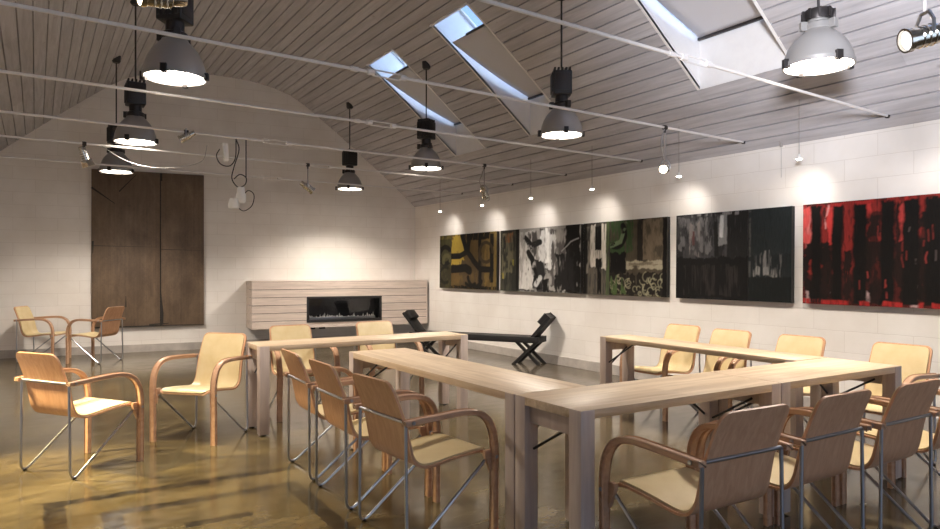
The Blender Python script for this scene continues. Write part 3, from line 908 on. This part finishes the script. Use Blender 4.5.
bm = new_bm(); add_box(bm, iu0 + fr, iu1 - fr, -.002, .002, iz0 + fr, iz1 - fr); obj('glass', bm, M['smoked'], ins, 0)
bm = new_bm(); add_box(bm, iu0 + .05, iu1 - .08, .10, .16, iz0 + .03, iz0 + .075, .004)
obj('burner_tray', bm, M['steel'], ins)
bm = new_bm()
for k in range(60):
    x = random.uniform(iu0 + .08, iu1 - .1); h = random.uniform(.015, .04 if random.random() < .75 else .085)
    r0 = random.uniform(.006, .014)
    add_lathe(bm, [(0, iz0 + .07), (r0, iz0 + .072), (r0 * .8, iz0 + .075 + h * .6), (0, iz0 + .075 + h)], 6, cx=x, cy=random.uniform(.105, .155))
o = obj('glass_pebbles', bm, M['white_plastic'], ins, 0); o['kind'] = 'stuff'
bm = new_bm()
for u in (1.0, 1.18, 2.2): add_box(bm, u, u + .1, .05, .12, Z0 - .03, Z0 + .001, .003)
obj('vent', bm, M['black'], t)

# ------------------------------------------------------------------ brown wall panel (weathered double panel)
def brown():
    m, nt, lk, b = mat_base('weathered_brown_hide', lin(98, 78, 60), .55)
    v = mapped(nt, lk, (1.2, 1.2, .5)); n = noise(nt, lk, v, 3.2, 7, .65, .4)
    r = ramp(nt, [(.3, lin(90, 74, 60)), (.55, lin(114, 95, 77)), (.8, lin(138, 117, 96))]); lk.new(n.outputs['Fac'], r.inputs[0])
    v2 = mapped(nt, lk, (26, 1, .35)); n2 = noise(nt, lk, v2, 1.1, 4, .6)
    r2 = ramp(nt, [(.35, (.84, .83, .82, 1)), (.62, (1, 1, 1, 1))]); lk.new(n2.outputs['Fac'], r2.inputs[0])
    v3 = mapped(nt, lk, (1, 1, 1)); n3 = noise(nt, lk, v3, 30, 4, .7)
    r3 = ramp(nt, [(.3, (.86, .85, .84, 1)), (.6, (1, 1, 1, 1))]); lk.new(n3.outputs['Fac'], r3.inputs[0])
    col = mixc(nt, lk, 1.0, mixc(nt, lk, 1.0, r.outputs[0], r2.outputs[0], 'MULTIPLY'), r3.outputs[0], 'MULTIPLY')
    lk.new(col, b.inputs['Base Color'])
    bp = nt.new('ShaderNodeBump'); bp.inputs['Strength'].default_value = .2; bp.inputs['Distance'].default_value = .01
    lk.new(n2.outputs['Fac'], bp.inputs['Height']); lk.new(bp.outputs[0], b.inputs['Normal'])
    return m
M['brown'] = brown()
M['brown_dark'], *_ = mat_base('dark_brown_seam', lin(38, 32, 27), .6)
pt = thing('wall_panel', 'tall dark brown weathered hide panel hanging on the back wall', 'artwork', (.765, back_y(.765), .42), BA)
WP, HPn, sp = 1.71, 2.59, 1.02
bm = new_bm(); add_box(bm, 0, sp - .006, -.06, -.002, 0, HPn, .006); obj('panel', bm, M['brown'], pt)
bm = new_bm(); add_box(bm, sp + .012, WP, -.06, -.002, 0, HPn, .006); obj('panel', bm, M['brown'], pt)
bm = new_bm(); add_box(bm, sp - .006, sp + .012, -.045, -.002, .0, HPn)
add_prism(bm, [(sp + .012, -.0605, .02), (sp + .045, -.0605, .03), (sp + .05, -.0605, .22), (sp + .02, -.0605, .5), (sp + .012, -.0605, .6)], (0, -.002, 0))
add_prism(bm, [(sp - .005, -.0605, 2.45), (sp + .03, -.0605, 2.45), (sp + .03, -.0605, 2.58), (sp - .005, -.0605, 2.58)], (0, -.002, 0))
obj('seam', bm, M['brown_dark'], pt, 0)
bm = new_bm()
def cut(p, q, w=.016):
    p, q = Vector((p[0], -.061, p[1])), Vector((q[0], -.061, q[1])); d = (q - p).normalized(); s_ = Vector((-d.z, 0, d.x)) * w / 2
    add_prism(bm, [p - s_, q - s_ * .3, q + s_ * .3, p + s_], (0, -.002, 0))
cut((.0, 2.29), (.34, 2.04), .03); cut((.40, 2.24), (.66, 2.54), .02); cut((.02, 1.42), (.02, 1.22), .03)
cut((.0, 1.345), (1.0, 1.335), .008); cut((1.03, 1.30), (1.70, 1.285), .008)
cut((.50, .34), (.50, .52), .02); cut((0, .012), (1.71, .012), .03); cut((.85, .03), (1.15, .05), .03)
add_lathe(bm, [(0, -.0635), (.018, -.0635), (.018, -.060)], 12, mat=Matrix.Translation((.50, 0, .2)) @ Matrix.Rotation(-math.pi / 2, 4, 'X') @ Matrix.Translation((0, 0, 0)) @ Matrix.Scale(-1, 4, (0, 0, 1)))
obj('slit', bm, M['brown_dark'], pt, 0)

# ------------------------------------------------------------------ black bench with raised ends
ang = math.atan2(.8526, -.5225)
t = thing('bench', 'long black daybed bench with tilted headrests at both ends, along the right wall', 'bench', (6.09, 7.82, 0), ang)
# local x along the bench (away from the camera), local -y towards the wall
BL, BW, BZ = 2.15, .30, .405
bm = new_bm()
add_box(bm, 0, BL, 0, .04, BZ - .085, BZ, .004); add_box(bm, 0, BL, -BW, -BW + .04, BZ - .085, BZ, .004)
add_box(bm, 0, .04, -BW + .04, -.0, BZ - .085, BZ - .001, .004); add_box(bm, BL - .04, BL, -BW + .04, 0, BZ - .085, BZ - .001, .004)
obj('frame', bm, M['black_wood'], t)
bm = new_bm(); add_box(bm, .04, BL - .04, -BW + .04, 0, BZ - .05, BZ - .004, .003); 
obj('seat_panel', bm, M['black_wood'], t)
for e, sg in ((0.0, 1), (BL, -1)):
    for yy in (-.02, -BW + .06):
        bm = new_bm()
        for a0, a1 in ((.02, .40), (.40, .02)):
            pA = Vector((e + sg * a0, yy, 0)); pB = Vector((e + sg * a1, yy, BZ - .06)); d = (pB - pA).normalized()
            w = Vector((d.z, 0, -d.x)) * .024
            pA2 = [pA + w * 1.2, pA - w * 1.2]
            off = .022 if a0 > a1 else -.022
            add_prism(bm, [Vector((pA.x - .03, yy + off - .02, 0)), Vector((pA.x + .03, yy + off - .02, 0)), Vector((pB.x + .03, yy + off - .02, BZ - .05)), Vector((pB.x - .03, yy + off - .02, BZ - .05))], (0, .04, 0))
        obj('cross_leg', bm, M['black_wood'], t)
    bm = new_bm()
    d = Vector((-sg * .66, 0, .75)); nn = Vector((sg * .75, 0, .66))
    base = Vector((e + sg * .12, 0, BZ - .01))
    m = Matrix((d, Vector((0, 1, 0)), nn)).transposed().to_4x4(); m.translation = base
    add_box(bm, 0, .40, -BW + .045, -.005, -.02, .02, .004, m)
    hr = obj('headrest', bm, M['black_wood'], t)
    bm = new_bm(); add_box(bm, .24, .39, -BW + .05, -.01, .02, .08, .012, m); obj('head_pad', bm, M['black'], hr)

# ------------------------------------------------------------------ paintings
def vnoise(w, h, sx, sy, seed, oct=4):
    r = np.random.default_rng(seed); out = np.zeros((h, w)); amp = 1; tot = 0
    for o in range(oct):
        gx, gy = max(2, int(sx * 2 ** o) + 2), max(2, int(sy * 2 ** o) + 2)
        g = r.random((gy, gx))
        X = np.linspace(0, gx - 1.001, w); Y = np.linspace(0, gy - 1.001, h)
        xi, yi = X.astype(int), Y.astype(int); fx, fy = X - xi, Y - yi
        fx = fx * fx * (3 - 2 * fx); fy = fy * fy * (3 - 2 * fy)
        a = g[np.ix_(yi, xi)] * (1 - fx) + g[np.ix_(yi, xi + 1)] * fx
        b_ = g[np.ix_(yi + 1, xi)] * (1 - fx) + g[np.ix_(yi + 1, xi + 1)] * fx
        out += amp * (a * (1 - fy)[:, None] + b_ * fy[:, None]); tot += amp; amp *= .55
    return out / tot
class Art:
    def __init__(s, w, h, base, seed=1):
        s.w, s.h = w, h
        s.U, s.V = np.meshgrid(np.linspace(0, 1, w), np.linspace(0, 1, h))
        s.c = np.ones((h, w, 3)) * np.array(lin(*base)[:3]); s.seed = seed
        s.asp = w / h
        s.var(.35, 6, 6)
    def n(s, sx, sy, oct=4): s.seed += 1; return vnoise(s.w, s.h, sx, sy, s.seed, oct)
    def var(s, k, sx, sy): s.c *= (1 + k * (s.n(sx, sy) - .5) * 2)[..., None]
    def put(s, m, col, dry=0, sx=10, sy=10):
        if dry: m = m * np.clip((s.n(sx, sy) - dry) * 6 + .5, 0, 1)
        m = np.clip(m, 0, 1)[..., None]
        s.c = s.c * (1 - m) + np.array(lin(*col)[:3]) * m
    def rect(s, u0, u1, v0, v1, col, dry=0, rag=.03, sx=30, sy=4, op=1.0):
        u = s.U + rag * (s.n(5, 9) - .5); v = s.V + rag * 1.6 * (s.n(14, 5) - .5)
        d = np.maximum(np.abs(u - (u0 + u1) / 2) - (u1 - u0) / 2, np.abs(v - (v0 + v1) / 2) - (v1 - v0) / 2)
        s.put(np.clip(-d * 70 + .5, 0, 1) * op, col, dry, sx, sy)
    def line(s, pts, wd, col, dry=0, op=1.0, rag=.02):
        m = np.zeros_like(s.U)
        u = (s.U + rag * (s.n(6, 6) - .5)) * s.asp; v = s.V + rag * (s.n(6, 6) - .5)
        for (a, b_), (c, d) in zip(pts, pts[1:]):
            a_, c_ = a * s.asp, c * s.asp
            L = (c_ - a_) ** 2 + (d - b_) ** 2 + 1e-9
            t = np.clip(((u - a_) * (c_ - a_) + (v - b_) * (d - b_)) / L, 0, 1)
            dd = np.hypot(u - a_ - t * (c_ - a_), v - b_ - t * (d - b_))
            m = np.maximum(m, np.clip((wd - dd) * 60 + .5, 0, 1))
        s.put(m * op, col, dry, 12, 12)
    def ring(s, cu, cv, r, wd, col, a0=0, a1=360, dry=0, op=1.0, ky=1.0):
        pts = [(cu + r * math.cos(R(a)) / s.asp, cv + ky * r * math.sin(R(a))) for a in np.linspace(a0, a1, 22)]
        s.line(pts, wd, col, dry, op)
K = (22, 20, 19)
def art1a():
    a = Art(40, 120, (66, 62, 40), 3); a.rect(0, 1, 0, .45, (52, 48, 34), .45, sx=4, sy=6)
    a.ring(.5, .62, .16, .045, K, 40, 330); a.ring(.62, .52, .10, .04, (96, 92, 62), 0, 200, op=.6); a.ring(.5, .25, .15, .03, (30, 28, 22), 60, 300); a.rect(.0, .12, 0, 1, (40, 38, 28), op=.6)
    a.rect(0, 1, .93, 1, (110, 100, 50), .5); return a
def art1b():
    a = Art(150, 120, (92, 74, 42), 9); a.rect(0, .30, .45, 1, (160, 136, 56), .40, .1, 6, 6); a.rect(.75, 1, 0, 1, (112, 92, 52), .45, sx=20, sy=4); a.rect(.2, .75, .05, .5, (78, 64, 44), .4, .1)
    a.line([(0, .60), (.2, .60), (.38, .68), (.42, .98)], .055, K); a.line([(.25, .98), (.36, .7), (.52, .5), (.66, .36), (.9, .35)], .055, K)
    a.line([(.0, .36), (.34, .38), (.42, .33)], .075, K); a.rect(.62, .69, .05, .97, K, .3, sx=20, sy=4); a.rect(.86, .94, .12, .97, K, .25, sx=20, sy=4); a.rect(.3, .85, .88, 1, K, .32)
    a.ring(.55, .25, .2, .035, K, 190, 330); a.ring(.78, .65, .17, .03, (60, 50, 36), 0, 300); a.line([(.35, .1), (.45, .04), (.55, .1)], .03, K); a.rect(0, 1, 0, .06, K, .35); return a
def art2a():
    a = Art(34, 120, (70, 68, 58), 21); a.rect(.1, .95, 0, 1, (42, 42, 38), .42, sx=8, sy=3); a.rect(.3, .7, .3, .95, (96, 92, 74), .55, sx=10, sy=6); a.rect(.1, .3, .2, .95, (112, 106, 84), .5, sx=8, sy=5)
    a.rect(.55, .75, .42, .52, (122, 114, 52), .5); a.rect(.0, .2, .2, .3, (150, 136, 60), .52); a.rect(.85, 1, 0, 1, K); a.rect(.3, .7, .8, .95, (120, 84, 54), .5); return a
def art2b():
    a = Art(160, 120, (150, 146, 142), 31); a.rect(0, .3, .0, .95, (196, 192, 188), .4, .05, 20, 5); a.rect(.15, .55, .3, .95, (74, 70, 68), .48, .1, 20, 5); a.rect(.35, .62, .35, .95, (208, 206, 204), .48, .1, 16, 5)
    a.rect(.45, .52, .45, .98, (232, 230, 228), .3, .03, 20, 4); a.rect(.55, .8, .1, .95, (88, 84, 82), .45, .08, 30, 5); a.rect(.78, 1, 0, 1, K, .12, .08, 20, 6); a.rect(.62, .9, 0, .6, (34, 32, 32), .35, .12)
    a.rect(.25, .45, .0, .5, (40, 38, 38), .38, .1); a.line([(.1, .85), (.22, .72), (.36, .78)], .05, (34, 32, 32), .4); a.line([(.16, .62), (.24, .5), (.28, .3), (.34, .05)], .05, K, .35)
    a.line([(.30, .12), (.37, .22)], .045, (186, 184, 182), .3); a.rect(.0, 1, 0, .03, (60, 58, 56), .4); a.rect(.42, .52, 0, .2, K, .25); a.line([(.72, .62), (.86, .76), (.97, .80)], .008, (150, 148, 146)); return a
def art3a():
    a = Art(50, 120, (66, 62, 58), 41); a.rect(0, .15, 0, 1, K, .25); a.rect(.12, .45, .3, .95, (120, 114, 104), .45, sx=12, sy=5)
    a.rect(.28, .48, .38, .97, (196, 188, 176), .28, .04); a.rect(.70, .88, .35, .97, (206, 198, 186), .3, .04); a.rect(.44, .74, .5, .62, (176, 168, 156), .35); a.rect(.46, .70, .62, .95, K, .2); a.rect(.5, .72, .38, .5, K, .2)
    a.rect(.2, .9, .0, .36, (92, 86, 76), .45, sx=14, sy=4); a.rect(.55, .7, 0, .4, K, .3); a.rect(.88, 1, 0, 1, (78, 90, 58), .4); return a
def art3b():
    a = Art(130, 130, (74, 66, 54), 51); a.rect(0, .42, .55, 1, (52, 70, 42), .40, .1); a.rect(.55, 1, .45, .98, (104, 92, 76), .4, .08, 20, 6); a.rect(.5, .6, .4, 1, (40, 36, 32), .35)
    a.ring(.12, .82, .16, .045, K, 250, 400); a.line([(0, .66), (.2, .72), (.3, .95)], .03, (96, 110, 82), .42); a.rect(0, .3, .28, .58, K, .18, .08); a.rect(.3, .95, .36, .46, (150, 142, 122), .34, .04, 5, 14); a.rect(.35, .95, .40, .44, (110, 100, 84), .4, .03, 5, 20)
    a.rect(0, 1, 0, .30, (34, 30, 27), .25, .1)
    r = random.Random(5)
    for k in range(42):
        u = r.uniform(.02, .95); v = r.uniform(.03, .26); a.ring(u, v, r.uniform(.02, .06), .005, (176, 170, 140), r.uniform(0, 180), r.uniform(200, 340), op=.55)
    a.rect(0, .3, .0, .25, (70, 86, 50), .55, .1); a.rect(.93, 1, 0, 1, K, .2); return a
def art4a():
    a = Art(150, 150, (38, 37, 38), 61); a.rect(.0, 1, .48, 1, (62, 61, 62), .45, .08, 24, 6); a.rect(.04, .5, .55, .98, (98, 96, 96), .55, .1, 26, 8); a.rect(.2, .36, .5, .9, (116, 110, 108), .5, .06, 20, 4)
    a.rect(.24, .28, .62, .8, (84, 58, 56), .42, .03); a.rect(.60, .73, .62, .97, (120, 120, 120), .35, .04, 20, 4); a.rect(.63, .68, .70, .95, (186, 186, 186), .35, .03); a.rect(.55, .61, .5, .9, (30, 30, 30), .3); a.rect(.73, 1, .45, 1, (36, 35, 35), .3)
    a.rect(0, 1, 0, .48, (24, 23, 23), .12, .06); a.rect(.1, .9, .05, .4, (44, 40, 39), .55, .05, 40, 3); a.rect(.2, .9, .96, 1, (120, 118, 118), .5); return a
def art4b():
    a = Art(80, 150, (34, 37, 38), 71); a.rect(0, 1, .5, 1, (38, 42, 43), .3); a.rect(0, .06, 0, 1, (70, 70, 68), .45, sx=4, sy=14); a.rect(.05, .8, .28, .52, (84, 82, 80), .56, .08, 20, 6); a.rect(.1, .75, .27, .36, (130, 128, 124), .55, .05, 26, 4); a.rect(.35, .5, .3, .55, (120, 118, 116), .55, sx=16, sy=3)
    a.rect(0, 1, 0, .26, (26, 28, 28), .2); return a
def art5():
    a = Art(260, 150, (70, 30, 27), 81); a.rect(0, 1, .3, 1, (128, 42, 38), .48, .05, 40, 5); a.rect(.0, .05, .55, .98, (206, 120, 116), .45); a.rect(.28, .72, .05, .85, (70, 30, 27), .38, .08, 30, 6)
    for u0, u1, v0, v1 in ((.0, .06, .0, .6), (.11, .17, .05, .6), (.31, .42, .0, .42), (.31, .47, .42, .74), (.5, .64, .05, .6), (.66, .82, .05, .7), (.62, .84, .70, .84), (.86, .98, .02, .42), (.5, .95, .38, .6), (.52, .6, .6, .8)):
        a.rect(u0, u1, v0, v1, (30, 24, 22), .36, .1, 22, 5)
    for u0, u1, v0, v1 in ((.23, .28, .0, .5), (.355, .42, .05, .62), (.35, .425, .64, .86), (.49, .53, .2, .95), (.60, .635, .05, .62), (.1, .17, .0, .42)):
        a.rect(u0, u1, v0, v1, (36, 25, 23), .40, .06, 40, 6)
    for u, c in ((.02, (206, 84, 80)), (.165, (190, 60, 56)), (.345, (176, 56, 52)), (.55, (170, 62, 58)), (.74, (186, 84, 84)), (.93, (178, 72, 70))):
        a.rect(u - .028, u + .028, .60, .97, c, .46, .05, 16, 5)
    for u0, u1, v0, v1 in ((.145, .175, .02, .13), (.33, .37, .03, .12), (.56, .59, .03, .22), (.83, .85, .3, .62), (.69, .75, .12, .2), (.0, .03, .03, .12), (.84, .88, .66, .88)):
        a.rect(u0, u1, v0, v1, (176, 150, 148), .52, .06, 14, 8)
    for u0, u1 in ((.048, .107), (.168, .226), (.282, .352), (.422, .488), (.53, .605), (.63, .71), (.79, .86), (.92, .985)):
        a.rect(u0, u1, .02, .975, K, .06, .025, 26, 3)
    a.line([(.68, .70), (.78, .84), (.97, .97)], .045, K, .1); a.rect(0, 1, 0, .05, (150, 42, 40), .55); a.rect(0, 1, .965, 1, (150, 42, 40), .5); a.line([(.13, .75), (.15, .97)], .008, (196, 140, 136), .35)
    for k in range(26):
        u = a_rng.uniform(.3, .98); v = a_rng.uniform(.2, .8); a.line([(u, v), (u + a_rng.uniform(-.004, .004), v - a_rng.uniform(.03, .12))], .004, a_rng.choice([(120, 46, 42), (150, 60, 56), (96, 84, 82)]), .3)
    return a
a_rng = random.Random(12)
def paint_mat():
    m, nt, lk, b = mat_base('painted_canvas', (.1, .1, .1, 1), .6, 0, .12)
    at = nt.new('ShaderNodeAttribute'); at.attribute_name = 'paint'
    v = mapped(nt, lk, (1, 70, 9)); n = noise(nt, lk, v, 1.2, 4, .7)
    r = ramp(nt, [(.3, (.75, .75, .75, 1)), (.7, (1.15, 1.15, 1.15, 1))]); lk.new(n.outputs['Fac'], r.inputs[0])
    lk.new(mixc(nt, lk, 1.0, at.outputs['Color'], r.outputs[0], 'MULTIPLY'), b.inputs['Base Color'])
    return m
M['paint'] = paint_mat()
M['canvas_edge'], *_ = mat_base('dark_canvas_edge', lin(40, 37, 35), .7)
TH, ZB, ZT = .055, 1.040, 2.000
def panel(name, art, yl, yr, parent):
    """yl: y of the left edge as seen (far end), yr: right edge; local to the parent, faces -x"""
    w, h = art.w, art.h
    bm = new_bm(); lay = bm.verts.layers.float_color.new('paint')
    g = []
    for j in range(h):
        row = []
        for i in range(w):
            v = bm.verts.new((-TH, yl + (yr - yl) * i / (w - 1), (ZT - ZB) * j / (h - 1)))
            c = np.clip(art.c[j, i], 0, 1); v[lay] = (c[0], c[1], c[2], 1); row.append(v)
        g.append(row)
    for j in range(h - 1):
        for i in range(w - 1): bm.faces.new((g[j][i], g[j + 1][i], g[j + 1][i + 1], g[j][i + 1]))
    me = bpy.data.meshes.new(name); bm.normal_update(); bm.to_mesh(me); bm.free(); me.materials.append(M['paint'])
    o = bpy.data.objects.new(name, me); C.objects.link(o); o.parent = parent
    bm = new_bm(); add_box(bm, -TH + .0008, -.004, min(yl, yr), max(yl, yr), 0, ZT - ZB, 0); obj('stretcher', bm, M['canvas_edge'], o, 0)
    return o
k_ = (XW - TH) / XW
def Yp(y): return y * k_
PA = [
 ('olive and yellow abstract painting with black swirls, leftmost on the right wall', [(art1a, 11.214, 10.80), (art1b, 10.79, 9.294)]),
 ('grey and white abstract painting with dark right edge, second from left on the wall', [(art2a, 9.225, 8.72), (art2b, 8.71, 7.245)]),
 ('abstract painting with green arcs and white scribbles, third from left on the right wall', [(art3a, 7.218, 6.71), (art3b, 6.70, 5.705)]),
 ('near-black abstract painting with a pale vertical streak, fourth from left on the right wall', [(art4a, 5.59, 4.62), (art4b, 4.615, 4.105)]),
 ('red abstract painting with black vertical bars at the right end of the wall', [(art5, 4.002, 2.25)]),
]
for lab, ps in PA:
    yr_ = ps[-1][2]
    t = thing('painting', lab, 'painting', (XW - .002, yr_, ZB), 0, 'abstract paintings on the right wall')
    t.rotation_euler = (0, R(.6), 0)
    for fn, a, b_ in ps:
        panel('canvas', fn(), Yp(a) - yr_, (.5 * (b_ + Yp(b_)) if b_ == ps[-1][2] else Yp(b_)) - yr_, t)
    t.location.x -= .012
# ------------------------------------------------------------------ lights
def light(name, kind, loc, power, col, aim=None, **kw):
    l = bpy.data.lights.new(name, kind); l.energy = power; l.color = col
    for k, v in kw.items(): setattr(l, k, v)
    o = bpy.data.objects.new(name, l); C.objects.link(o); o.location = loc
    if aim is not None:
        o.rotation_euler = (Vector(aim) - Vector(loc)).to_track_quat('-Z', 'Y').to_euler()
    return o
for y in wallspots:
    light('picture_light_beam', 'SPOT', (PX, y, 2.38), 12, (1, .93, .85), (XW, y + .24, 1.86), spot_size=R(112), spot_blend=1.0, shadow_soft_size=.03)
for o in [o for o in C.objects if o.name.startswith('pendant_lamp')]:
    p = o.location
    light('pendant_beam', 'SPOT', (p.x, p.y, p.z - .03), 370, (1, .90, .78), (p.x, p.y, 0), spot_size=R(140), spot_blend=.6, shadow_soft_size=.17)
# low warm light from the left side of the room
light('side_window_light', 'SPOT', (-1.05, 6.1, 1.75), 1000, (1, .80, .42), (-.05, 5.25, .3), spot_size=R(60), spot_blend=.8, shadow_soft_size=.1)
light('front_fill_light', 'AREA', (2.7, YF + .05, 1.9), 30, (.86, .92, 1.0), (2.7, 5, 1.2), shape='RECTANGLE', size=4.8, size_y=2.5)  # soft fill added behind the camera, set at the added window
light('side_flood', 'SPOT', (.6, .2, 2.3), 1900, (.92, .93, 1.0), (5.3, 2.7, 3.9), spot_size=R(54), spot_blend=1.0, shadow_soft_size=.25)
for ya, yb in SKY:
    light('daylight_over_skylight', 'AREA', (5.25, ya - .05, ceil_z(5.25) + SH + .5), 13, (.66, .82, 1), (5.2, yb, ceil_z(5.2) + .35), shape='RECTANGLE', size=1.2, size_y=.3)

w = bpy.data.worlds.new('sky'); bpy.context.scene.world = w; w.use_nodes = True
nt = w.node_tree.nodes; lk = w.node_tree.links
bg = nt['Background']
tc = nt.new('ShaderNodeTexCoord'); sp_ = nt.new('ShaderNodeSeparateXYZ'); lk.new(tc.outputs['Generated'], sp_.inputs[0])
cr = nt.new('ShaderNodeValToRGB'); cr.color_ramp.elements[0].position = .0; cr.color_ramp.elements[0].color = (.45, .66, 1, 1)
cr.color_ramp.elements[1].position = .8; cr.color_ramp.elements[1].color = (.10, .34, 1, 1)
lk.new(sp_.outputs['Z'], cr.inputs[0]); lk.new(cr.outputs[0], bg.inputs[0]); bg.inputs[1].default_value = 1.15

# ------------------------------------------------------------------ camera
cam = bpy.data.cameras.new('camera'); co = bpy.data.objects.new('camera', cam); C.objects.link(co)
cam.sensor_width = 36; cam.lens = 690 / 940 * 36; cam.shift_y = 6.1 / 940; cam.clip_start = .05
co.location = (0, 0, 1.36); th = math.atan(434 / 690)
co.rotation_euler = (math.pi / 2, 0, -th)
sc = bpy.context.scene; sc.camera = co
sc.view_settings.view_transform = 'Standard'; sc.view_settings.look = 'None'
sc.view_settings.exposure = 0.22; sc.view_settings.gamma = 1; sc.view_settings.use_curve_mapping = False
sc.cycles.use_denoising = True
sc.cycles.max_bounces = 8; sc.cycles.diffuse_bounces = 5; sc.cycles.sample_clamp_indirect = 6
